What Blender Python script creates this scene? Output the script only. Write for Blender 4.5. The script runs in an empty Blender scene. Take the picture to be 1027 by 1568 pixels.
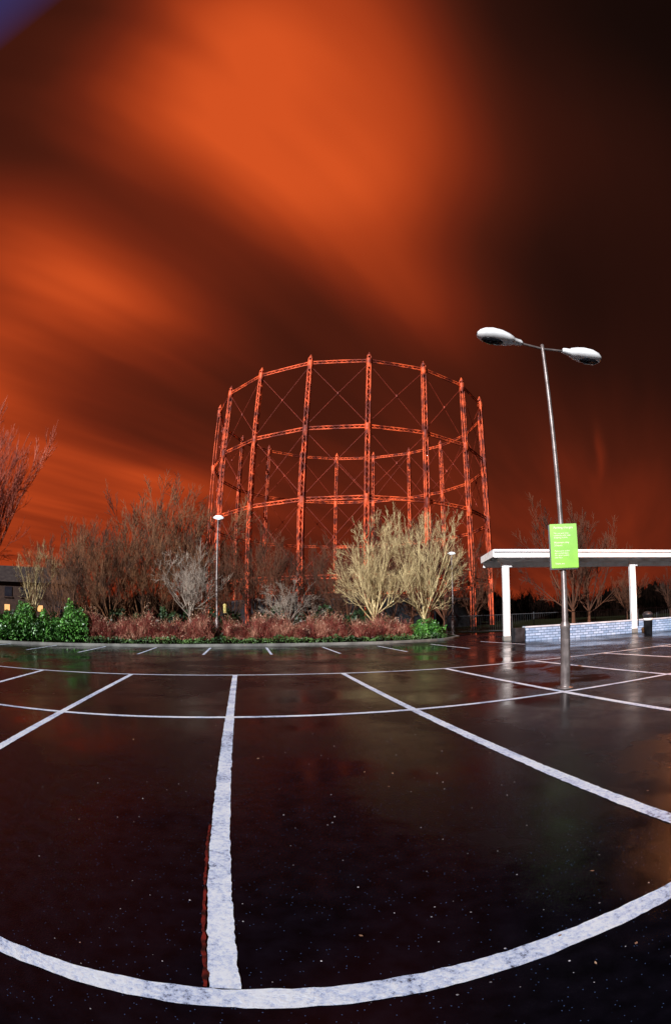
import bpy, bmesh, math, random
import numpy as np
from mathutils import Matrix, Vector
random.seed(7); rng=np.random.default_rng(7)
sc=bpy.context.scene
sc.view_settings.view_transform='Standard'; sc.view_settings.look='None'
sc.view_settings.exposure=0; sc.view_settings.gamma=1
EYE=1.25
def pol(az,dist,z=0.0):
    a=math.radians(az); return (dist*math.sin(a),dist*math.cos(a),z)
# ------------------------------------------------------------------ materials
def newmat(name):
    m=bpy.data.materials.new(name); m.use_nodes=True
    nt=m.node_tree; b=nt.nodes['Principled BSDF']
    return m,nt,b
def mat_noise(name,c1,c2,scale=5,rough=0.7,metal=0.0,bump=0.0,detail=3,lo=.35,hi=.65,emit=None,spec=None,bscale=None,c3=None):
    m,nt,b=newmat(name); L=nt.links
    tc=nt.nodes.new('ShaderNodeTexCoord'); n=nt.nodes.new('ShaderNodeTexNoise')
    n.inputs['Scale'].default_value=scale; n.inputs['Detail'].default_value=detail
    L.new(tc.outputs['Object'],n.inputs['Vector'])
    r=nt.nodes.new('ShaderNodeValToRGB'); r.color_ramp.elements[0].position=lo; r.color_ramp.elements[1].position=hi
    r.color_ramp.elements[0].color=(*c1,1); r.color_ramp.elements[1].color=(*c2,1)
    if c3: x=r.color_ramp.elements.new((lo+hi)/2);x.color=(*c3,1)
    L.new(n.outputs['Fac'],r.inputs['Fac']); L.new(r.outputs['Color'],b.inputs['Base Color'])
    b.inputs['Roughness'].default_value=rough; b.inputs['Metallic'].default_value=metal
    if spec is not None: b.inputs['Specular IOR Level'].default_value=spec
    if bump:
        n2=nt.nodes.new('ShaderNodeTexNoise'); n2.inputs['Scale'].default_value=bscale or scale*6; n2.inputs['Detail'].default_value=2
        L.new(tc.outputs['Object'],n2.inputs['Vector'])
        bp=nt.nodes.new('ShaderNodeBump'); bp.inputs['Strength'].default_value=bump; bp.inputs['Distance'].default_value=.02
        L.new(n2.outputs['Fac'],bp.inputs['Height']); L.new(bp.outputs['Normal'],b.inputs['Normal'])
    if emit:
        b.inputs['Emission Color'].default_value=(*emit[0],1); b.inputs['Emission Strength'].default_value=emit[1]
    return m
M={}
M['grass']=mat_noise('grass_soil',(.008,.010,.004),(.02,.022,.008),3,.9,bump=.5,spec=.05)
M['rust']=mat_noise('red_oxide_steel',(.15,.015,.005),(.86,.115,.026),1.0,.65,bump=.15,lo=.40,hi=.60)  # dark-to-bright mottle paints lit and shadowed stretches into the red steel
M['rod']=mat_noise('dark_steel_rod',(.18,.018,.008),(.40,.042,.014),1.2,.6)
M['bark_pale']=mat_noise('pale_bark',(.26,.18,.07),(.84,.66,.34),3.5,.8,lo=.3,hi=.68)
M['bark_grey']=mat_noise('grey_bark',(.15,.12,.10),(.52,.42,.33),2.0,.8)
M['bark_brown']=mat_noise('brown_bark',(.05,.020,.010),(.27,.115,.048),.5,.85)
M['bark_dark']=mat_noise('dark_bark',(.03,.012,.006),(.15,.05,.02),.3,.9)
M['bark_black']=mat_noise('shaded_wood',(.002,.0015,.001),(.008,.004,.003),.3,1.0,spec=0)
M['bark_red']=mat_noise('red_bark',(.25,.05,.03),(.62,.16,.09),.8,.85)
M['leaf_green']=mat_noise('ivy_leaf',(.005,.035,.006),(.15,.42,.07),2.6,.4,lo=.34,hi=.68)
M['leaf_ivy']=mat_noise('ivy_ground_leaf',(.01,.035,.008),(.16,.30,.08),1.2,.5,lo=.38,hi=.68)
M['leaf_dark']=mat_noise('evergreen_leaf',(.005,.018,.006),(.03,.065,.018),1.2,.5,lo=.3,hi=.7)
M['twig_red']=mat_noise('dogwood_twig',(.06,.010,.008),(.66,.32,.21),1.9,.7,lo=.34,hi=.66,c3=(.28,.045,.03))
M['leaf_litter']=mat_noise('hedge_leaf',(.015,.04,.010),(.66,.42,.30),3.0,.7,lo=.36,hi=.64,c3=(.20,.09,.035))
M['kerb']=mat_noise('kerb_stone',(.09,.09,.085),(.22,.22,.20),1.5,.6)
M['pole']=mat_noise('galvanised_pole',(.13,.105,.10),(.25,.21,.20),6,.42,.45,bump=.05)
M['white_metal']=mat_noise('white_lamp_shell',(.84,.84,.84),(.9,.9,.9),5,.3)
M['lamp_on']=mat_noise('lit_lamp_bowl',(.84,.84,.84),(.9,.9,.9),5,.3,emit=((.85,.93,1),1.0))
M['black_glass']=mat_noise('dark_lens',(.006,.006,.008),(.015,.015,.018),5,.08)
M['white_paint']=mat_noise('white_painted_steel',(.60,.56,.51),(.88,.87,.86),1.5,.45,lo=.25,hi=.55)
M['soffit']=mat_noise('soffit_board',(.75,.75,.77),(.85,.85,.87),2,.5)
M['coping']=mat_noise('stone_coping',(.40,.45,.52),(.6,.65,.72),2,.6)
M['dark_metal']=mat_noise('dark_painted_steel',(.008,.008,.01),(.03,.03,.035),4,.5)
M['sign_green']=mat_noise('sign_green',(.17,.44,.015),(.24,.54,.025),3,.35)
M['sign_text']=mat_noise('sign_text',(.80,.86,.55),(.86,.9,.65),3,.4)
M['roof']=mat_noise('slate_roof',(.02,.015,.015),(.05,.04,.035),2,.8)
M['house']=mat_noise('house_brick',(.05,.025,.018),(.09,.045,.03),3,.85)
M['window_lit']=mat_noise('lit_window',(.8,.5,.2),(.9,.6,.3),1,.4,emit=((1,.42,.12),.7))
M['window_dark']=mat_noise('dark_window',(.02,.02,.03),(.04,.04,.05),1,.15)
M['bollard_y']=mat_noise('bollard_yellow',(.7,.6,.2),(.8,.7,.3),3,.4,emit=((1,.75,.25),.4))
M['sodium']=mat_noise('sodium_lens',(.9,.5,.2),(.9,.5,.2),3,.4,emit=((1,.35,.08),8))
M['pebble']=mat_noise('pebble',(.08,.08,.09),(.55,.55,.6),30,.5)
M['fallen']=mat_noise('fallen_leaf',(.2,.10,.05),(.6,.42,.3),30,.5)

def asphalt(name,dark):
    m,nt,b=newmat(name); L=nt.links; N=nt.nodes
    tc=N.new('ShaderNodeTexCoord')
    def noise(s,d=4,r=.5):
        n=N.new('ShaderNodeTexNoise'); n.inputs['Scale'].default_value=s; n.inputs['Detail'].default_value=d
        n.inputs['Roughness'].default_value=r
        L.new(tc.outputs['Object'],n.inputs['Vector']); return n
    def ramp(src,p0,c0,p1,c1):
        r=N.new('ShaderNodeValToRGB'); e=r.color_ramp.elements
        e[0].position=p0;e[0].color=(*c0,1);e[1].position=p1;e[1].color=(*c1,1)
        L.new(src,r.inputs['Fac']); return r
    big=noise(.28,5,.6); mid=noise(9,4); fine=noise(120,2,.7)
    base=ramp(mid.outputs['Fac'],.35,dark,.7,tuple(2.6*x for x in dark))
    v=N.new('ShaderNodeTexVoronoi'); v.inputs['Scale'].default_value=90
    L.new(tc.outputs['Object'],v.inputs['Vector'])
    sep=N.new('ShaderNodeSeparateColor'); L.new(v.outputs['Color'],sep.inputs['Color'])
    gt=N.new('ShaderNodeMath');gt.operation='GREATER_THAN';gt.inputs[1].default_value=.93;L.new(sep.outputs[0],gt.inputs[0])
    lt=N.new('ShaderNodeMath');lt.operation='LESS_THAN';lt.inputs[1].default_value=.22;L.new(v.outputs['Distance'],lt.inputs[0])
    mu=N.new('ShaderNodeMath');mu.operation='MULTIPLY';L.new(gt.outputs[0],mu.inputs[0]);L.new(lt.outputs[0],mu.inputs[1])
    mix=N.new('ShaderNodeMix');mix.data_type='RGBA'
    L.new(mu.outputs[0],mix.inputs[0]);L.new(base.outputs['Color'],mix.inputs[6]);mix.inputs[7].default_value=(.045,.085,.19,1)  # bluish specks: small stones and wet glints, painted into the base colour
    L.new(mix.outputs[2],b.inputs['Base Color'])
    rr=ramp(big.outputs['Fac'],.42,(.05,)*3,.58,(.32,)*3)
    L.new(rr.outputs['Color'],b.inputs['Roughness'])
    b.inputs['Specular IOR Level'].default_value=.11
    bp=N.new('ShaderNodeBump');bp.inputs['Distance'].default_value=.004
    bs=ramp(big.outputs['Fac'],.42,(.08,)*3,.58,(.65,)*3)
    L.new(bs.outputs['Color'],bp.inputs['Strength'])
    L.new(fine.outputs['Fac'],bp.inputs['Height']);L.new(bp.outputs['Normal'],b.inputs['Normal'])
    return m
M['asphalt']=asphalt('wet_asphalt',(.0016,.0015,.0028))
def paintmat():
    m,nt,b=newmat('worn_white_line_paint'); L=nt.links; N=nt.nodes
    tc=N.new('ShaderNodeTexCoord')
    n=N.new('ShaderNodeTexNoise');n.inputs['Scale'].default_value=36;n.inputs['Detail'].default_value=7;n.inputs['Roughness'].default_value=.82
    n2=N.new('ShaderNodeTexNoise');n2.inputs['Scale'].default_value=2.2;n2.inputs['Detail'].default_value=3
    for q in (n,n2): L.new(tc.outputs['Object'],q.inputs['Vector'])
    ad=N.new('ShaderNodeMath');ad.operation='MULTIPLY_ADD';ad.inputs[1].default_value=.5;L.new(n2.outputs['Fac'],ad.inputs[0]);L.new(n.outputs['Fac'],ad.inputs[2])
    r=N.new('ShaderNodeValToRGB');e=r.color_ramp.elements
    e[0].position=.58;e[0].color=(.02,.02,.03,1);e[1].position=.68;e[1].color=(.46,.60,.86,1)
    x=e.new(.82);x.color=(.78,.90,1.0,1)
    L.new(ad.outputs[0],r.inputs['Fac']);L.new(r.outputs['Color'],b.inputs['Base Color'])
    b.inputs['Roughness'].default_value=.5
    bp=N.new('ShaderNodeBump');bp.inputs['Strength'].default_value=.8;bp.inputs['Distance'].default_value=.005
    L.new(n.outputs['Fac'],bp.inputs['Height']);L.new(bp.outputs['Normal'],b.inputs['Normal'])
    return m
M['line']=paintmat()
M['red_line']=mat_noise('faded_red_paint',(.01,.003,.003),(.16,.014,.010),22,.5,lo=.4,hi=.62)
def brickmat():
    m,nt,b=newmat('painted_brick'); L=nt.links; N=nt.nodes
    tc=N.new('ShaderNodeTexCoord');sx=N.new('ShaderNodeSeparateXYZ');cx=N.new('ShaderNodeCombineXYZ')
    L.new(tc.outputs['Object'],sx.inputs[0]);L.new(sx.outputs['X'],cx.inputs['X']);L.new(sx.outputs['Z'],cx.inputs['Y'])
    br=N.new('ShaderNodeTexBrick');br.inputs['Scale'].default_value=1
    br.inputs['Brick Width'].default_value=.30;br.inputs['Row Height'].default_value=.115;br.inputs['Mortar Size'].default_value=.014
    br.inputs['Color1'].default_value=(.20,.32,.50,1);br.inputs['Color2'].default_value=(.40,.54,.74,1);br.inputs['Mortar'].default_value=(.06,.11,.20,1)
    L.new(cx.outputs[0],br.inputs['Vector']);L.new(br.outputs['Color'],b.inputs['Base Color']);b.inputs['Roughness'].default_value=.6
    return m
M['brick']=brickmat()

# ------------------------------------------------------------------ mesh helpers
def link(ob,parent=None):
    sc.collection.objects.link(ob)
    if parent is not None: ob.parent=parent
    return ob
def empty(name,loc=(0,0,0),rotz=0):
    e=bpy.data.objects.new(name,None); e.location=loc; e.rotation_euler[2]=rotz; e.empty_display_size=.2
    sc.collection.objects.link(e); return e
def fastmesh(name,V,F,mat,parent=None,smooth=False):
    V=np.asarray(V,dtype=np.float32).reshape(-1,3); F=np.asarray(F,dtype=np.int32)
    k=F.shape[1]; me=bpy.data.meshes.new(name)
    me.vertices.add(len(V)); me.vertices.foreach_set('co',V.ravel())
    me.loops.add(F.size); me.loops.foreach_set('vertex_index',F.ravel())
    me.polygons.add(len(F)); me.polygons.foreach_set('loop_start',np.arange(0,F.size,k,dtype=np.int32))
    me.update(calc_edges=True); me.validate()
    if smooth: me.polygons.foreach_set('use_smooth',np.ones(len(F),dtype=bool))
    me.materials.append(mat)
    return link(bpy.data.objects.new(name,me),parent)
def tubes(S,n=3):
    S=np.asarray(S,float); p0=S[:,0:3];p1=S[:,3:6];r0=S[:,6];r1=S[:,7]
    d=p1-p0; d/=np.linalg.norm(d,axis=1,keepdims=True)+1e-9
    up=np.where(np.abs(d[:,2:3])<.9,np.array([[0,0,1.]]),np.array([[1.,0,0]]))
    a=np.cross(d,up);a/=np.linalg.norm(a,axis=1,keepdims=True)+1e-9;b=np.cross(d,a)
    N=len(S);V=np.zeros((N,2,n,3))
    for i in range(n):
        t=2*math.pi*i/n; o=a*math.cos(t)+b*math.sin(t)
        V[:,0,i]=p0+o*r0[:,None];V[:,1,i]=p1+o*r1[:,None]
    base=np.arange(N)[:,None]*2*n
    F=[]
    for i in range(n):
        j=(i+1)%n
        F.append(np.concatenate([base+i,base+j,base+n+j,base+n+i],1))
    return V.reshape(-1,3),np.concatenate(F,0)
def tubeobj(name,S,mat,parent=None,n=3,smooth=False):
    V,F=tubes(S,n);return fastmesh(name,V,F,mat,parent,smooth)
def box(name,x0,x1,y0,y1,z0,z1,mat,parent=None,bev=0.0):
    me=bpy.data.meshes.new(name);bm=bmesh.new();bmesh.ops.create_cube(bm,size=1)
    for v in bm.verts: v.co=Vector((x0+(v.co.x+.5)*(x1-x0),y0+(v.co.y+.5)*(y1-y0),z0+(v.co.z+.5)*(z1-z0)))
    if bev: bmesh.ops.bevel(bm,geom=bm.edges[:],offset=bev,segments=2,affect='EDGES')
    bm.to_mesh(me);bm.free();me.materials.append(mat)
    return link(bpy.data.objects.new(name,me),parent)
def lathe(name,prof,mat,parent=None,n=24,loc=(0,0,0)):
    V=[];F=[]
    for (r,z) in prof:
        for i in range(n):
            t=2*math.pi*i/n;V.append((r*math.cos(t)+loc[0],r*math.sin(t)+loc[1],z+loc[2]))
    for k in range(len(prof)-1):
        for i in range(n):
            j=(i+1)%n;F.append((k*n+i,k*n+j,(k+1)*n+j,(k+1)*n+i))
    return fastmesh(name,V,F,mat,parent,True)

# ------------------------------------------------------------------ camera (fisheye lens, shifted crop)
cd=bpy.data.cameras.new('camera');co=bpy.data.objects.new('camera',cd);link(co);sc.camera=co
cd.type='PANO';cd.panorama_type='FISHEYE_LENS_POLYNOMIAL'
cd.sensor_fit='VERTICAL';cd.sensor_height=36;cd.sensor_width=36*670/1024
cd.fisheye_fov=math.radians(360)
cd.fisheye_polynomial_k0=0
for i,v in enumerate((5.2607e-02,8.3858e-04,-7.4612e-05,3.1017e-06)): setattr(cd,'fisheye_polynomial_k%d'%(i+1),-v)
cd.shift_x=-145.12/1027;cd.shift_y=101.81/1568
cd.clip_start=.05;cd.clip_end=3000
co.matrix_world=Matrix.Translation((0,0,EYE))@Matrix.Rotation(math.pi/2+.069942,4,'X')@Matrix.Rotation(-.024336,4,'Z')

# ------------------------------------------------------------------ sky / world: lit cloud banks by compass direction
w=bpy.data.worlds.new('World');sc.world=w;w.use_nodes=True
nt=w.node_tree;N=nt.nodes;L=nt.links;N.clear()
out=N.new('ShaderNodeOutputWorld');bg=N.new('ShaderNodeBackground');L.new(bg.outputs[0],out.inputs[0])
tc=N.new('ShaderNodeTexCoord')
# cloud-deck coordinates, drawn out along the wind
sx=N.new('ShaderNodeSeparateXYZ');L.new(tc.outputs['Generated'],sx.inputs[0])
mz=N.new('ShaderNodeMath');mz.operation='ADD';mz.inputs[1].default_value=.10;L.new(sx.outputs['Z'],mz.inputs[0])
mz2=N.new('ShaderNodeMath');mz2.operation='MAXIMUM';mz2.inputs[1].default_value=.05;L.new(mz.outputs[0],mz2.inputs[0])
dv=N.new('ShaderNodeVectorMath');dv.operation='SCALE'
iv=N.new('ShaderNodeMath');iv.operation='DIVIDE';iv.inputs[0].default_value=1;L.new(mz2.outputs[0],iv.inputs[1])
L.new(tc.outputs['Generated'],dv.inputs[0]);L.new(iv.outputs[0],dv.inputs['Scale'])
mp=N.new('ShaderNodeMapping');mp.inputs['Rotation'].default_value=(0,0,math.radians(-68))
L.new(dv.outputs[0],mp.inputs['Vector'])
ms=N.new('ShaderNodeVectorMath');ms.operation='MULTIPLY';ms.inputs[1].default_value=(.38,2.2,0);L.new(mp.outputs[0],ms.inputs[0])
sn=N.new('ShaderNodeTexNoise');sn.inputs['Scale'].default_value=1.2;sn.inputs['Detail'].default_value=3;sn.inputs['Roughness'].default_value=.48
L.new(ms.outputs[0],sn.inputs['Vector'])
# streaks also displace the cloud edges
ws=N.new('ShaderNodeVectorMath');ws.operation='SUBTRACT';ws.inputs[1].default_value=(.5,.5,.5);L.new(sn.outputs['Color'],ws.inputs[0])
wm=N.new('ShaderNodeVectorMath');wm.operation='MULTIPLY_ADD';wm.inputs[1].default_value=(.20,.20,.16);L.new(ws.outputs[0],wm.inputs[0]);L.new(tc.outputs['Generated'],wm.inputs[2])
def cloud(az,el,th,s1,s2,amp,prev):
    az,el,th=map(math.radians,(az,el,th))
    c=Vector((math.sin(az)*math.cos(el),math.cos(az)*math.cos(el),math.sin(el)))
    E=Vector((math.cos(az),-math.sin(az),0));U=Vector((-math.sin(el)*math.sin(az),-math.sin(el)*math.cos(az),math.cos(el)))
    X=E*math.cos(th)+U*math.sin(th);Y=c.cross(X)
    R=Matrix((X,Y,c)).transposed().to_euler('XYZ')
    mp=N.new('ShaderNodeMapping');mp.vector_type='TEXTURE'
    mp.inputs['Location'].default_value=c;mp.inputs['Rotation'].default_value=R
    mp.inputs['Scale'].default_value=(s1,s2,max(s1,s2))
    L.new(wm.outputs[0],mp.inputs['Vector'])
    dt=N.new('ShaderNodeVectorMath');dt.operation='DOT_PRODUCT';L.new(mp.outputs[0],dt.inputs[0]);L.new(mp.outputs[0],dt.inputs[1])
    ex=N.new('ShaderNodeMath');ex.operation='POWER';ex.inputs[0].default_value=math.exp(-1);L.new(dt.outputs['Value'],ex.inputs[1])
    ma=N.new('ShaderNodeMath');ma.operation='MULTIPLY_ADD';ma.inputs[1].default_value=amp;L.new(ex.outputs[0],ma.inputs[0])
    if prev is None: ma.inputs[2].default_value=.161
    else: L.new(prev,ma.inputs[2])
    return ma.outputs[0]
cl=None
for b in [(-27.89,58.57,-32.33,.338,.240,.515),(-12.10,47.90,-84.68,.175,.221,.406),(-73.52,73.89,-34.87,.440,.271,.622),
 (-5.25,67.71,-73.23,.346,.113,.260),(-3.80,32.26,-34.17,.188,.137,.171),(-1.54,37.59,-26.95,.188,.091,.226),
 (-58.27,38.20,-10.69,.436,.121,.469),
 (-44.25,34.25,-1.79,.311,.106,.268),(-116.84,15.18,157.08,1.185,.475,.392),(-64.34,23.70,-12.85,.430,.132,.471),
 (-30.77,13.82,2.32,.154,.063,.248),(15.77,10.96,64.68,.229,.573,.184),(-57.78,3.99,.45,1.003,.320,.504),
 (12.52,1.53,-73.38,.153,.284,.126),(32.43,59.67,-76.91,.459,1.350,-.123),(18.83,57.25,69.16,.299,.429,.166),
 (19.6,16.5,92,.045,.013,.14)]:
    cl=cloud(*b,cl)
mr=N.new('ShaderNodeMapRange');mr.inputs['From Min'].default_value=.3;mr.inputs['From Max'].default_value=.7;mr.inputs['To Min'].default_value=.82;mr.inputs['To Max'].default_value=1.16
L.new(sn.outputs['Fac'],mr.inputs['Value'])
mm=N.new('ShaderNodeMath');mm.operation='MULTIPLY';L.new(cl,mm.inputs[0]);L.new(mr.outputs[0],mm.inputs[1])
cr=N.new('ShaderNodeValToRGB')
def s2l(c): return tuple(((x/255+.055)/1.055)**2.4 if x>10 else x/255/12.92 for x in c)
e=cr.color_ramp.elements
e[0].position=0;e[0].color=(*s2l((7,3,3)),1);e[1].position=1;e[1].color=(*s2l((212,82,34)),1)
for p,c in ((.1,(24,11,8)),(.2,(44,18,12)),(.35,(76,28,16)),(.5,(108,37,19)),(.65,(140,49,22)),(.82,(176,64,27))):
    x=e.new(p);x.color=(*s2l(c),1)
L.new(mm.outputs[0],cr.inputs['Fac'])
dn=N.new('ShaderNodeVectorMath');dn.operation='DOT_PRODUCT'
q=Vector(pol(-132,1,.92)).normalized();dn.inputs[1].default_value=q;L.new(tc.outputs['Generated'],dn.inputs[0])
m2=N.new('ShaderNodeMapRange');m2.inputs['From Min'].default_value=.955;m2.inputs['From Max'].default_value=1.0
L.new(dn.outputs['Value'],m2.inputs['Value'])
mxb=N.new('ShaderNodeMix');mxb.data_type='RGBA';L.new(m2.outputs[0],mxb.inputs[0]);L.new(cr.outputs['Color'],mxb.inputs[6]);mxb.inputs[7].default_value=(.035,.03,.11,1)
L.new(mxb.outputs[2],bg.inputs['Color']);bg.inputs['Strength'].default_value=1

sd=bpy.data.lights.new('sun','SUN');sd.energy=6.2;sd.angle=math.radians(.6);sd.color=(.95,.97,1.0)
so=link(bpy.data.objects.new('sun',sd));so.rotation_euler=Vector((.32,.85,-.41)).to_track_quat('-Z','Y').to_euler()

# ------------------------------------------------------------------ ground
G=math.radians(21.0);cg,sg=math.cos(G),math.sin(G)
def uv(u,v,z=0): return (cg*u-sg*v,sg*u+cg*v,z)
def sheet(name,poly,z,mat):
    me=bpy.data.meshes.new(name);me.from_pydata([(*p[:2],z) for p in poly],[],[tuple(range(len(poly)))]);me.update()
    me.materials.append(mat);return link(bpy.data.objects.new(name,me))
sheet('ground',[(-900,-900),(900,-900),(900,900),(-900,900)],0,M['grass'])
sheet('car_park_asphalt',[(-60,-30),(60,-30),(60,34),(-60,34)],.004,M['asphalt'])
KU=[-45,-22,-11.5,-6,0,6,9.5,11.3];KV=[14.5,17.2,19.9,21.3,22.1,22.6,23.6,25.6]
kerb=[uv(u,v) for u,v in list(zip(KU,KV))+[(12.2,29),(12.5,45)]]
back=[(-2,60),(-90,60),(-90,5)]
me=bpy.data.meshes.new('grass_verge');bm=bmesh.new()
top=[bm.verts.new((p[0],p[1],.112)) for p in kerb]+[bm.verts.new((*p,.112)) for p in back]
bm.faces.new(top);bm.normal_update();bm.to_mesh(me);bm.free();me.materials.append(M['grass']);link(bpy.data.objects.new('grass_verge',me))
# continuous kerb with a battered face
V=[];F=[];K=[Vector(p[:2]) for p in kerb]
for i,p in enumerate(K):
    d=(K[min(i+1,len(K)-1)]-K[max(i-1,0)]).normalized();n=Vector((d.y,-d.x))
    for o,z in ((.13,.001),(.125,.09),(.105,.12),(-.02,.122),(-.02,.05)): V.append((p.x+n.x*o,p.y+n.y*o,z))
for i in range(len(K)-1):
    for j in range(4): F.append((5*i+j,5*(i+1)+j,5*(i+1)+j+1,5*i+j+1))
fastmesh('kerb',V,F,M['kerb'])
V=[];F=[]
def line(u0,v0,u1,v1,wd=.105,z=.008,V=V,F=F):
    d=Vector((u1-u0,v1-v0));Ln=d.length;d.normalize();n=Vector((-d.y,d.x));k=max(2,int(Ln/.022)) if Ln<7 else int(Ln/.035)
    o=len(V);j1=j2=0
    for i in range(k+1):
        t=i/k*Ln;j1=j1*.45+random.gauss(0,.0024);j2=j2*.45+random.gauss(0,.0024)
        for s,j in ((-1,j1),(1,j2)):
            V.append(uv(u0+d.x*t+n.x*(s*wd/2+j),v0+d.y*t+n.y*(s*wd/2+j),z))
    for i in range(k): F.append((o+2*i,o+2*i+2,o+2*i+3,o+2*i+1))
vA,vB,vC=1.247,6.346,11.085;us=[-2.652+2.404*i for i in range(-7,12)]
for v in (vA,vB,vC): line(-22,v,24,v,.10 if v>2 else .112)
for u in us:
    line(u,vA+.058,u,vB-.054,.115);line(u,vB+.054,u,vC-.054)
for k in range(-4,8): line(-6.2+2.37*k,17.1,-6.2+2.37*k,21.0-(.8 if k<-1 else 0),.09)
fastmesh('parking_bay_lines',V,F,M['line'])
V2=[];F2=[]
line(-.248-.071,vA+.06,-.248-.071,2.9,.015,.0105,V2,F2)
fastmesh('faded_red_marking',V2,F2,M['red_line'])
V=[];F=[]
for i in range(230):
    d=1.2+abs(random.gauss(0,5));a=random.uniform(-60,45);x,y,_=pol(a,d);r=random.uniform(.002,.005)
    o=len(V);ph=random.random()*6
    for j in range(5):
        t=ph+j*1.2566;V.append((x+r*math.cos(t)*random.uniform(.7,1.5),y+r*math.sin(t),.005))
    V.append((x,y,.005+r*.9))
    F+=[(o+j,o+(j+1)%5,o+5) for j in range(5)]
fastmesh('loose_grit',V,F,M['pebble'])
V=[];F=[]
for i in range(34):
    d=1.3+abs(random.gauss(0,5));a=random.uniform(-60,45);x,y,_=pol(a,d);r=random.uniform(.007,.015);t=random.random()*6
    c,s=math.cos(t)*r,math.sin(t)*r;o=len(V)
    V+=[(x-c,y-s,.011),(x+s*.5,y-c*.5,.012),(x+c,y+s,.016),(x-s*.5,y+c*.5,.013)];F.append((o,o+1,o+2,o+3))
fastmesh('fallen_leaves',V,F,M['fallen'])

# ------------------------------------------------------------------ gas holder
gx,gy,_=pol(-9.2,63.2);gas=empty('gasometer',(gx,gy,0));R=17.2;NP=18
a0=math.atan2(-gy,-gx)+math.radians(6)
levels=[4.8,12.0,19.1,26.5]
def gp(k,z,r=R):
    t=a0+2*math.pi*k/NP;return Vector((r*math.cos(t),r*math.sin(t),z))
cols=[];lace=[];rings=[];rods=[];rl=[]
HW=.17;HD=.15
for k in range(NP):
    t=a0+2*math.pi*k/NP;rad_=Vector((math.cos(t),math.sin(t),0));tan=Vector((-math.sin(t),math.cos(t),0))
    for sa in (-1,1):
        for sb in (-1,1):
            p=rad_*(R+sb*HD)+tan*(sa*HW)
            cols.append((p.x*1.014,p.y*1.014,0,p.x,p.y,27.0,.09,.066))
    z=0.3;i=0
    while z<26.3:
        z2=z+.55;s=1 if i%2 else -1
        o=1+.014*(1-z/27)
        for sb in (-1,1):
            f0=rad_*(R*o+sb*HD);lace.append((*(f0+tan*(HW*s)+Vector((0,0,z))),*(f0-tan*(HW*s)+Vector((0,0,z2))),.05,.05))
        z=z2;i+=1
    for zl in levels:
        c=rad_*(R*(1+.014*(1-zl/27)))+Vector((0,0,zl));rings.append((*(c-Vector((0,0,.35))),*(c+Vector((0,0,.25))),.30,.30))
        rings.append((*(c-Vector((0,0,.8))),*(c-Vector((0,0,.35))),.2,.30))
    c=rad_*R;rings.append((*(c+Vector((0,0,27.0))),*(c+Vector((0,0,27.15))),.26,.26));rings.append((*(c+Vector((0,0,27.15))),*(c+Vector((0,0,27.55))),.2,.04))
    for li,zl in enumerate(levels):
        hh=.15
        for dz in (-hh,hh):
            a=gp(k,zl+dz);b=gp(k+1,zl+dz);rings.append((*a,*b,.07,.07))
        a=gp(k,zl);b=gp(k+1,zl);m=12
        for j in range(m):
            s=hh if j%2 else -hh
            q0=a.lerp(b,j/m)+Vector((0,0,s));q1=a.lerp(b,(j+1)/m)-Vector((0,0,s));rl.append((*q0,*q1,.05,.05))
        if li<3:
            z0=zl+.3;z1=levels[li+1]-.3
            rods.append((*gp(k,z0),*gp(k+1,z1),.024,.024));rods.append((*gp(k+1,z0,R-.06),*gp(k,z1,R-.06),.024,.024))
            m0=gp(k,(z0+z1)/2).lerp(gp(k+1,(z0+z1)/2),.5);rods.append((*(m0-Vector((0,0,.12))),*(m0+Vector((0,0,.12))),.1,.1))
tubeobj('columns',cols,M['rust'],gas,4);tubeobj('column_lacing',lace,M['rust'],gas,3)
tubeobj('ring_girders',rings,M['rust'],gas,6);tubeobj('girder_lacing',rl,M['rust'],gas,3);tubeobj('diagonal_tie_rods',rods,M['rod'],gas,4)
lathe('tank_wall',[(R-1.2,0),(R-1.2,2.6),(R-1.0,2.7),(R-1.0,2.9),(R-1.6,3.0),(0.01,4.2)],M['dark_metal'],gas,64)

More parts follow.
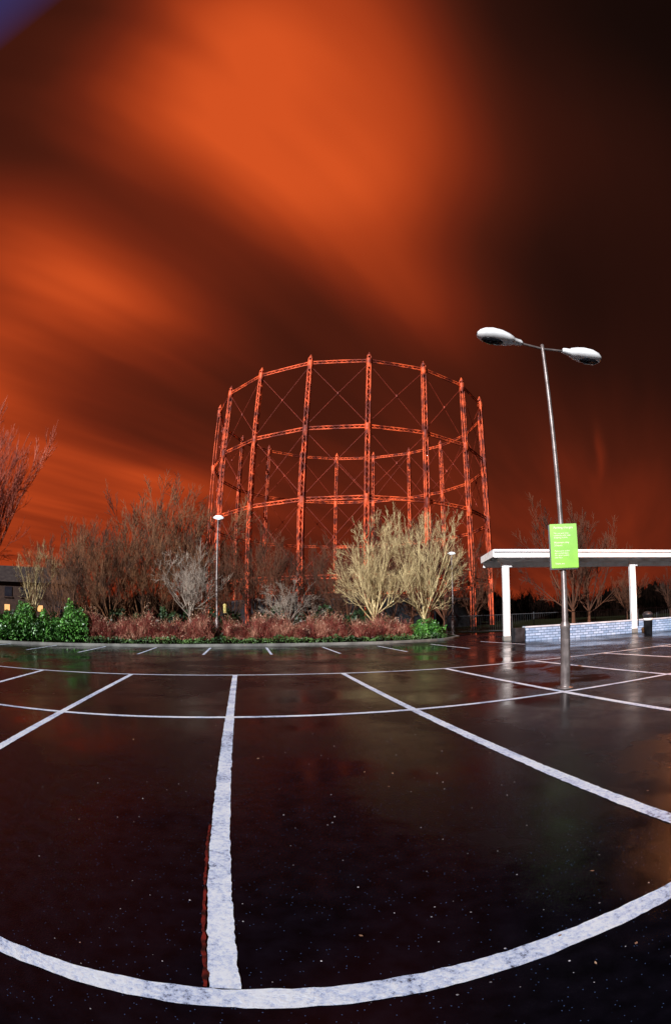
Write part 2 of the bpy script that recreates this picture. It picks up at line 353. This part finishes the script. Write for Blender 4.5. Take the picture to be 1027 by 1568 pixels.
# ------------------------------------------------------------------ trees
def rot(v,ax,ang): return Matrix.Rotation(ang,3,ax)@v
def grow_tree(h,r0,trunk,spread,levels_,kids,lens,minr,up=.25,seed=1,wob=.12,lean=(0,0),limb=(.42,.62),tw=(.5,.75)):
    rd=random.Random(seed);S=[]
    def branch(p,d,ln,r,lv):
        seg=(5,4,3,2,2)[lv]
        pts=[p];rs=[r];dd=d.copy()
        for i in range(seg):
            dd=(dd+Vector((rd.gauss(0,wob),rd.gauss(0,wob),rd.gauss(0,wob)+up*.25))).normalized()
            q=pts[-1]+dd*(ln/seg);rn=max(minr*.7,r*(1-.62*(i+1)/seg))
            S.append((*pts[-1],*q,rs[-1],rn));pts.append(q);rs.append(rn)
        if lv<levels_:
            n=kids[lv]
            for k in range(n):
                t=rd.uniform(.2,1.0) if lv>0 else rd.uniform(.12,.98)
                if k==0:t=1.0
                f=t*seg;i=min(seg-1,int(f));q=pts[i].lerp(pts[i+1],f-i)
                ax=Vector((rd.gauss(0,1),rd.gauss(0,1),rd.gauss(0,.5)));ax=ax-dd*ax.dot(dd)
                ax=ax.normalized() if ax.length>.01 else Vector((1,0,0))
                ang=rd.uniform(.35,1.0)*spread*(.4 if k==0 else 1)
                nd=rot(dd,ax,ang);rr=max(minr,(r*(1-.62*t))*rd.uniform(*tw))
                branch(q,nd,ln*lens[lv]*rd.uniform(.7,1.15)*(1.15-.45*t),rr,lv+1)
    tr=h*trunk
    base=Vector((0,0,-.1));top=Vector((lean[0]*tr,lean[1]*tr,tr));mid=base.lerp(top,.5)+Vector((rd.gauss(0,.04),rd.gauss(0,.04),0))
    S.append((*base,*mid,r0*1.25,r0));S.append((*mid,*top,r0,r0*.9))
    nl=kids[-1]
    for k in range(nl):
        az=2*math.pi*(k*.618+rd.random()*.15);tl=spread*(.15+1.1*(k/nl))
        d=Vector((math.cos(az)*math.sin(tl),math.sin(az)*math.sin(tl),math.cos(tl)))
        st=base.lerp(top,rd.uniform(.7,1.0))
        branch(st,d,(h-tr)*rd.uniform(.62,.78)*(1 if tl<.7 else .85),r0*rd.uniform(*limb),0)
    return np.array(S)
def place(S,loc,s=1,rz=0):
    c,t=math.cos(rz),math.sin(rz);A=S.copy()
    for o in (0,3):
        x=S[:,o]*c-S[:,o+1]*t;y=S[:,o]*t+S[:,o+1]*c
        A[:,o]=x*s+loc[0];A[:,o+1]=y*s+loc[1];A[:,o+2]=S[:,o+2]*s+loc[2]
    A[:,6:8]*=s;return A
def treeobj(name,S,loc,mat,rz=0):
    o=tubeobj(name,S,mat,None,3);o.location=loc;o.rotation_euler[2]=rz;return o
def fit(S,h,rad_=None):
    z=max(S[:,2].max(),S[:,5].max());k=h/z
    S=S.copy();S[:,[2,5]]*=k
    if rad_:
        q=np.percentile(np.hypot(S[:,3],S[:,4]),97);S[:,[0,1,3,4]]*=rad_/q
    return S
kw=dict(limb=(.28,.42),tw=(.45,.65))
T3=fit(grow_tree(6.6,.12,.17,.95,3,[8,7,5,12],[.45,.5,.55],.0060,up=.30,seed=3,wob=.07,**kw),6.6,2.5)
treeobj('bare_tree',T3,pol(-6.2,25.6,.12),M['bark_pale'])
T4=fit(grow_tree(6.6,.12,.17,.88,3,[8,7,5,11],[.45,.5,.55],.0060,up=.35,seed=11,lean=(.1,0),wob=.07,**kw),7.0,2.4)
treeobj('bare_tree',T4,pol(-.9,26.5,.12),M['bark_pale'])
T2=fit(grow_tree(3.4,.07,.3,1.1,3,[6,6,4,9],[.5,.55,.6],.005,up=.10,seed=5,wob=.10,**kw),3.3,1.9)
treeobj('bare_tree',T2,pol(-15.9,24.6,.12),M['bark_grey'])
T1=fit(grow_tree(4.2,.09,.3,.95,3,[7,6,4,9],[.5,.55,.6],.006,up=.2,seed=8,wob=.10,**kw),4.6,2.0)
treeobj('bare_tree',T1,pol(-27.3,24.0,.12),M['bark_grey'])
T0=fit(grow_tree(4.5,.09,.25,.8,3,[6,5,4,8],[.5,.55,.6],.006,up=.3,seed=21,**kw),4.5,1.7)
treeobj('bare_tree',T0,pol(-46.5,24.0,.12),M['bark_pale'])
TL=fit(grow_tree(10,.2,.2,.7,3,[8,7,5,10],[.5,.55,.6],.012,up=.4,seed=31,**kw),11.0,3.2)
treeobj('bare_tree',TL,pol(-54.0,24,.12),M['bark_red'])
va=[fit(grow_tree(9,.15,.12,.85,3,[6,6,5,9],[.5,.55,.6],.014,up=.3,seed=s,limb=(.3,.5),tw=(.45,.65)),9,3.8) for s in (41,42,43)]
A=[]
for az,d,h in [(-31.5,36,11.4),(-28,38,11.4),(-35,36,8.6),(-38.5,34,7.8),(-41.5,34,7.2),(-25.5,40,8.5),(-43.5,38,7.2),(-33,34,7.5),(-30,33,6.5),(-36.8,33,6.2),(-40,37,8),(-26.5,34,6.8)]:
    A.append(place(random.choice(va),pol(az,d,.1),h/9,random.random()*6))
tubeobj('tree_copse',np.concatenate(A),M['bark_brown'])
A=[]
for i in range(14):
    az=-24+i*2.15+random.uniform(-.5,.5);d=random.uniform(32,41);el=random.choice([8.0,8.8,9.8,11])
    h=d*math.tan(math.radians(el))+1.1
    if az>2: h*=.7
    A.append(place(random.choice(va),pol(az,d,.1),h/9,random.random()*6))
tubeobj('tree_copse',np.concatenate(A),M['bark_dark'])
A=[]
for az,d,h in [(15.8,48,12.2),(17.6,50,10.5),(22,55,5.5),(27,55,5.5)]:
    A.append(place(random.choice(va),pol(az,d,0),h/9,random.random()*6))
tubeobj('tree_copse',np.concatenate(A),M['bark_dark'])
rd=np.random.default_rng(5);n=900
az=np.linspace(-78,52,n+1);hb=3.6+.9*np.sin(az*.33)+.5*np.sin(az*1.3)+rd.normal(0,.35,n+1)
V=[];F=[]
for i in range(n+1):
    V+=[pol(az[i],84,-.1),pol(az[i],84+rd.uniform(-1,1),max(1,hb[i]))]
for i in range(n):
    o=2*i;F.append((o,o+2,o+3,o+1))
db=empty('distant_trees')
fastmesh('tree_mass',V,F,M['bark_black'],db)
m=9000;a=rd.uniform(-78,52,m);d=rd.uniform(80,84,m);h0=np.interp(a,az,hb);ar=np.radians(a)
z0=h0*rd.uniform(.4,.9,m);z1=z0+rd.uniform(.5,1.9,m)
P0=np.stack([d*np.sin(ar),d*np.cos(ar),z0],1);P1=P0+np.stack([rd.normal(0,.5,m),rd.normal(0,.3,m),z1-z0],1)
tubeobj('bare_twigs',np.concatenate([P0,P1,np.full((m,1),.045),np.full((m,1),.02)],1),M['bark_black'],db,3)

# ------------------------------------------------------------------ hedges
def hedge(name,path,width,height,ntw,nlf,twm,lfm,seed,lsize=.05,base=.12):
    rd=np.random.default_rng(seed);ob=empty(name)
    P=np.array([p[:2] for p in path]);seg=np.linalg.norm(np.diff(P,axis=0),axis=1);cum=np.concatenate([[0],np.cumsum(seg)]);T=cum[-1]
    def sample(n):
        t=rd.random(n)*T;i=np.clip(np.searchsorted(cum,t)-1,0,len(seg)-1);f=((t-cum[i])/seg[i])[:,None]
        p=P[i]*(1-f)+P[i+1]*f;d=(P[i+1]-P[i])/seg[i][:,None];nn=np.stack([-d[:,1],d[:,0]],1)
        top=height*(.74+.17*np.sin(t*2.3+seed)+.12*np.sin(t*5.1)+.10*np.sin(t*9.3+1))
        return p,nn,t,top
    if ntw:
        p,nn,t,top=sample(ntw);o=(rd.random(ntw)*1.0)*width
        x0=p+nn*o[:,None];prof=np.sqrt(np.clip(1-(o/width*2-1)**2*.6,0,1))
        z0=rd.random(ntw)*top*.6;ln=rd.uniform(.25,.7,ntw)
        dr=np.stack([rd.normal(0,.5,ntw),rd.normal(0,.5,ntw)-.15,np.ones(ntw)],1);dr/=np.linalg.norm(dr,axis=1)[:,None]
        p0=np.stack([x0[:,0],x0[:,1],base+z0*prof],1);p1=p0+dr*ln[:,None];p1[:,2]=np.minimum(p1[:,2],base+top*prof*rd.uniform(.7,1.3,ntw))
        tubeobj('twigs',np.concatenate([p0,p1,np.full((ntw,1),.010),np.full((ntw,1),.004)],1),twm,ob,3)
    if nlf:
        p,nn,t,top=sample(nlf);o=rd.random(nlf)**1.3*width
        x0=p+nn*o[:,None];z=base+rd.random(nlf)**.8*top*(.55+.45*np.sqrt(np.clip(1-(o/width-.5)**2*2,0,1)))
        c=np.stack([x0[:,0],x0[:,1],z],1);a=rd.normal(size=(nlf,3));a/=np.linalg.norm(a,axis=1)[:,None]
        b=np.cross(a,rd.normal(size=(nlf,3)));b/=np.linalg.norm(b,axis=1)[:,None]
        s=(rd.uniform(.5,1.3,nlf)*lsize)[:,None]
        V=np.stack([c-a*s,c-b*s*.6,c+a*s,c+b*s*.6],1).reshape(-1,3);F=np.arange(nlf*4).reshape(-1,4)
        fastmesh('leaves',V,F,lfm,ob)
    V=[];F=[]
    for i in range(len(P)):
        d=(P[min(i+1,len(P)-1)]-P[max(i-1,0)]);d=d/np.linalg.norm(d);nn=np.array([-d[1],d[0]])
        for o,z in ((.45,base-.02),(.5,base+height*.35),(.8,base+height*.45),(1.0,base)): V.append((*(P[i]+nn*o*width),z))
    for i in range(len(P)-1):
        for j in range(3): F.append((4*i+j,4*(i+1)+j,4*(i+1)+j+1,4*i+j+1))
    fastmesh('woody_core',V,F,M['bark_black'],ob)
    return ob
def ktrace(u0,u1,off,n=10):
    return [uv(u,float(np.interp(u,KU,KV))+off) for u in np.linspace(u0,u1,n)]
hedge('green_hedge',ktrace(-24,-7.2,.40,14),1.6,1.75,0,32000,M['twig_red'],M['leaf_green'],1,.06)
hedge('red_hedge',ktrace(-7.1,-1.4,.55),1.5,1.65,4400,4000,M['twig_red'],M['leaf_litter'],2,.035)
hedge('red_hedge',ktrace(-.8,4.8,.55),1.5,1.6,5000,4200,M['twig_red'],M['leaf_litter'],3,.035)
hedge('red_hedge',ktrace(5.3,8.2,.55),1.5,1.4,2600,2200,M['twig_red'],M['leaf_litter'],4,.035)
hedge('green_hedge',ktrace(8.2,10.4,.35),1.2,.95,0,5000,M['twig_red'],M['leaf_green'],5,.05)
hedge('ivy_ground_cover',ktrace(-7.2,10.3,.02,24),.6,.34,0,4500,M['twig_red'],M['leaf_ivy'],6,.045)
hedge('evergreen_hedge',ktrace(-20,8,3.2,24),2.5,1.7,2500,14000,M['bark_brown'],M['leaf_dark'],7,.10)

# ------------------------------------------------------------------ twin-head car park lamp with sign
lp=empty('street_lamp',(2.10,7.92,0))
lathe('pole',[(.001,.004),(.13,.004),(.13,.02),(.083,.025),(.080,.05),(.078,.97),(.086,.98),(.086,1.02),(.050,1.08),(.042,2.5),(.031,5.85),(.031,5.95),(.001,5.96)],M['pole'],lp,24)
box('access_door',-.03,.03,-.0815,-.070,.35,.80,M['pole'],lp,.003)
ax=Vector((2.39,.58,0)).normalized()
arm=[]
for s in (-1,1):
    pts=[Vector((0,0,5.86)),ax*s*.22+Vector((0,0,5.88)),ax*s*.55+Vector((0,0,5.91))]
    for a,b in zip(pts[:-1],pts[1:]): arm.append((*a,*b,.022,.022))
tubeobj('bracket_arm',arm,M['pole'],lp,10,True)
def lamphead(name,parent,org,axis,length,mat_s,mat_l,wd=.15,tilt=.04,hk=1.0):
    X=axis.normalized();Z=Vector((0,0,1));X=(X+Z*tilt).normalized();Y=Z.cross(X).normalized();Z=X.cross(Y)
    prof=[(0,.03,.03),(.04,.05,.05),(.20,.06,.06),(.22,.085,.075),(.34,.12,.10),(.5,.15,.12),(.7,.158,.122),(.86,.13,.10),(.95,.085,.065),(1.0,.03,.02)]
    V=[];F=[];n=20
    for t,wy,hz in prof:
        for i in range(n):
            a=2*math.pi*i/n;y=wy*math.cos(a)*wd/.15;z=math.sin(a)*hz*hk
            if z<0:z*=.7
            p=org+X*(t*length)+Y*y+Z*z;V.append(tuple(p))
    for k in range(len(prof)-1):
        for i in range(n):
            j=(i+1)%n;F.append((k*n+i,k*n+j,(k+1)*n+j,(k+1)*n+i))
    fastmesh(name+'_shell',V,F,mat_s,parent,True)
    V=[];F=[];cz=org+X*(length*.66)-Z*.070*hk
    for r,z in [(1,0),(.9,-.025),(.6,-.045),(.02,-.055)]:
        for i in range(n):
            a=2*math.pi*i/n;V.append(tuple(cz+X*(math.cos(a)*length*.24*r)+Y*(math.sin(a)*.09*r*wd/.15)+Z*z))
    for k in range(3):
        for i in range(n):
            j=(i+1)%n;F.append((k*n+i,k*n+j,(k+1)*n+j,(k+1)*n+i))
    fastmesh(name+'_lens',V,F,mat_l,parent,True)
lamphead('near_head',lp,-ax*.40+Vector((0,0,5.90)),-ax,.84,M['white_metal'],M['black_glass'],.20,.08,1.3)
lamphead('far_head',lp,ax*.40+Vector((0,0,5.90)),ax,.84,M['white_metal'],M['black_glass'],.20,-.04,1.3)
sgn=empty('parking_sign',(2.10,7.92,0),math.radians(-14))
box('panel',-.19,.25,-.105,-.085,1.91,2.61,M['sign_green'],sgn,.006)
box('back_frame',-.215,.235,-.084,-.045,1.89,2.60,M['dark_metal'],sgn,.004)
for z in (2.05,2.45):
    lathe('clamp_%d'%int(z*100),[(.046,-.03),(.055,-.03),(.055,.03),(.046,.03)],M['dark_metal'],sgn,16,(0,0,z))
def text(body,x,z,size,parent,al='LEFT',nm='text'):
    cu=bpy.data.curves.new(nm,'FONT');cu.body=body;cu.size=size;cu.align_x=al;cu.extrude=.0005;cu.space_line=1.05
    cu.materials.append(M['sign_text']);o=bpy.data.objects.new(nm,cu);link(o,parent);o.location=(x,-.1075,z);o.rotation_euler=(math.pi/2,0,0)
text('Parking charges',.03,2.535,.050,sgn,'CENTER','heading')
text('This car park is for\ncustomers only while\nshopping in store',-.13,2.45,.032,sgn,nm='body_text')
text('Maximum stay\n2 hours',-.13,2.30,.042,sgn,nm='stay_text')
text('Please park within\nthe marked bays.\nNo return within\none hour.',-.13,2.17,.033,sgn,nm='notice_text')
text('Thank you',-.13,1.97,.036,sgn,nm='footer_text')

def postlamp(x,y,h,z0=.12):
    e=empty('lamp_post',(x,y,0))
    lathe('pole',[(.11,z0-.05),(.11,z0+1.0),(.05,z0+1.1),(.038,h-.05),(.038,h)],M['pole'],e,12)
    lathe('head',[(.05,h),(.12,h+.03),(.24,h+.07),(.25,h+.11),(.17,h+.17),(.01,h+.20)],M['lamp_on'],e,16)
    return e
x,y,_=pol(-24.1,23.6);postlamp(x,y,5.7)
x,y,_=pol(2.35,33);postlamp(x,y,5.0,0)
x,y,_=pol(-23.2,24.6);bo=empty('lit_bollard',(x,y,0))
lathe('post',[(.08,.1),(.08,1.4),(.1,1.4),(.1,1.44)],M['dark_metal'],bo,12);lathe('light',[(.07,1.44),(.07,1.8),(.1,1.82),(.02,1.88)],M['bollard_y'],bo,12)
# lit sodium lamp beyond the right edge of the view; its glow lies on the wet tarmac
x,y,_=pol(34,20);e=empty('street_lamp',(x,y,0))
lathe('pole',[(.12,0),(.12,1.1),(.07,1.2),(.05,7.8),(.05,8)],M['pole'],e,14)
lamphead('head',e,Vector((0,0,8)),Vector((-.2,-1,0)),.9,M['white_metal'],M['sodium'],.2)
ld=bpy.data.lights.new('sodium_bulb','SPOT');ld.energy=5000;ld.color=(1,.32,.09);ld.shadow_soft_size=.3;ld.spot_size=math.radians(150);ld.spot_blend=.5
lo=link(bpy.data.objects.new('sodium_bulb',ld),e);lo.location=(-.12,-.6,7.75)

# ------------------------------------------------------------------ trolley shelter
A_=Vector((2.75,22.1,0));B_=Vector((11.7,22.9,0));dirx=(B_-A_).normalized()
sh=empty('canopy_shelter',A_,math.atan2(dirx.y,dirx.x));LEN=22
box('roof_deck',.0,LEN,.06,3.0,3.80,3.90,M['soffit'],sh,.01)
box('front_fascia',-.03,LEN,-.04,.05,3.62,3.98,M['white_paint'],sh,.008)
box('gutter',-.05,LEN,-.12,-.045,3.86,3.97,M['soffit'],sh,.015)
box('end_fascia',-.05,.045,.055,3.0,3.66,3.98,M['white_paint'],sh,.008)
box('back_beam',.05,LEN,2.9,3.0,3.45,3.795,M['white_paint'],sh,.01)
box('front_beam',.3,LEN,.55,.8,3.50,3.745,M['white_paint'],sh,.01)
k=0.15;V=[];F=[]
while k<LEN:
    o=len(V);V+=[(k,.06,3.775),(k+.05,.06,3.748),(k+.10,.06,3.748),(k+.15,.06,3.775),(k,2.89,3.775),(k+.05,2.89,3.748),(k+.10,2.89,3.748),(k+.15,2.89,3.775)]
    F+=[(o,o+1,o+5,o+4),(o+1,o+2,o+6,o+5),(o+2,o+3,o+7,o+6)];k+=.2
fastmesh('corrugated_soffit',V,F,M['soffit'],sh)
for i,px in enumerate((.62,7.15,13.6,20.1)):
    box('post_%d'%i,px-.15,px+.15,.55,.80,.10,3.497,M['white_paint'],sh,.03)
    box('post_shoe_%d'%i,px-.17,px+.17,.52,.83,.0,.22,M['kerb'],sh,.02)
    box('haunch_%d'%i,px-.18,px+.30,.57,.78,3.26,3.497,M['white_paint'],sh,.02)
    box('brace_%d'%i,px+.22,px+.26,.60,.76,.35,1.15,M['dark_metal'],sh,.005)
wa=Vector((3.95,21.55,0));wb=Vector((12.5,24.2,0));wd=(wb-wa).normalized()
wl=empty('brick_wall',wa,math.atan2(wd.y,wd.x))
box('wall',0,24,0,.22,0,.58,M['brick'],wl);box('coping',-.04,24.05,-.03,.25,.583,.65,M['coping'],wl,.01)
box('end_pier',-.55,-.05,-.05,.30,0,.60,M['dark_metal'],wl,.02)
x,y,_=pol(24.4,24.0);e=empty('litter_bin',(x,y,0))
lathe('body',[(.01,.01),(.20,.01),(.23,.85),(.25,.86),(.25,.92),(.15,1.02),(.01,1.04)],M['dark_metal'],e,16);lathe('band',[(.232,.62),(.236,.62),(.236,.72),(.232,.72)],M['white_paint'],e,16)
S=[];a=Vector(pol(1.5,34));b=Vector(pol(40,33));Lr=(b-a).length;n=int(Lr/.14);post=[]
for i in range(n+1):
    p=a.lerp(b,i/n)
    if i%14==0: post.append((p.x,p.y,0,p.x,p.y,1.25,.035,.035))
    S.append((p.x,p.y,.15,p.x,p.y,1.12,.009,.009))
for z in (.15,1.15): S.append((a.x,a.y,z,b.x,b.y,z,.025,.025))
e=empty('metal_railing');tubeobj('posts',post,M['dark_metal'],e,6);tubeobj('bars',S,M['dark_metal'],e,4)
hx,hy,_=pol(-47.5,62);hs=empty('brick_house',(hx,hy,0),math.radians(47.5))
box('walls',-7,7,0,8,0,4.9,M['house'],hs)
me=bpy.data.meshes.new('roof');me.from_pydata([(-7.4,-.4,4.85),(7.4,-.4,4.85),(7.4,8.4,4.85),(-7.4,8.4,4.85),(-7.4,4,7.0),(7.4,4,7.0)],[],[(0,1,5,4),(2,3,4,5),(0,4,3),(1,2,5),(0,3,2,1)]);me.materials.append(M['roof']);link(bpy.data.objects.new('roof',me),hs)
box('chimney',3,3.8,3.6,4.4,6.6,8.0,M['house'],hs)
for i,xx in enumerate((-5.5,-3.2,-.8,1.6,4.2)):
    box('window_%d'%i,xx,xx+1.1,-.06,-.003,3.2,4.3,M['window_dark'],hs)
    box('sill_%d'%i,xx-.1,xx+1.2,-.12,-.003,3.08,3.19,M['house'],hs)
    box('lower_window_%d'%i,xx,xx+.8,-.06,-.003,1.6,2.3,M['window_lit'] if i in(1,3) else M['window_dark'],hs)
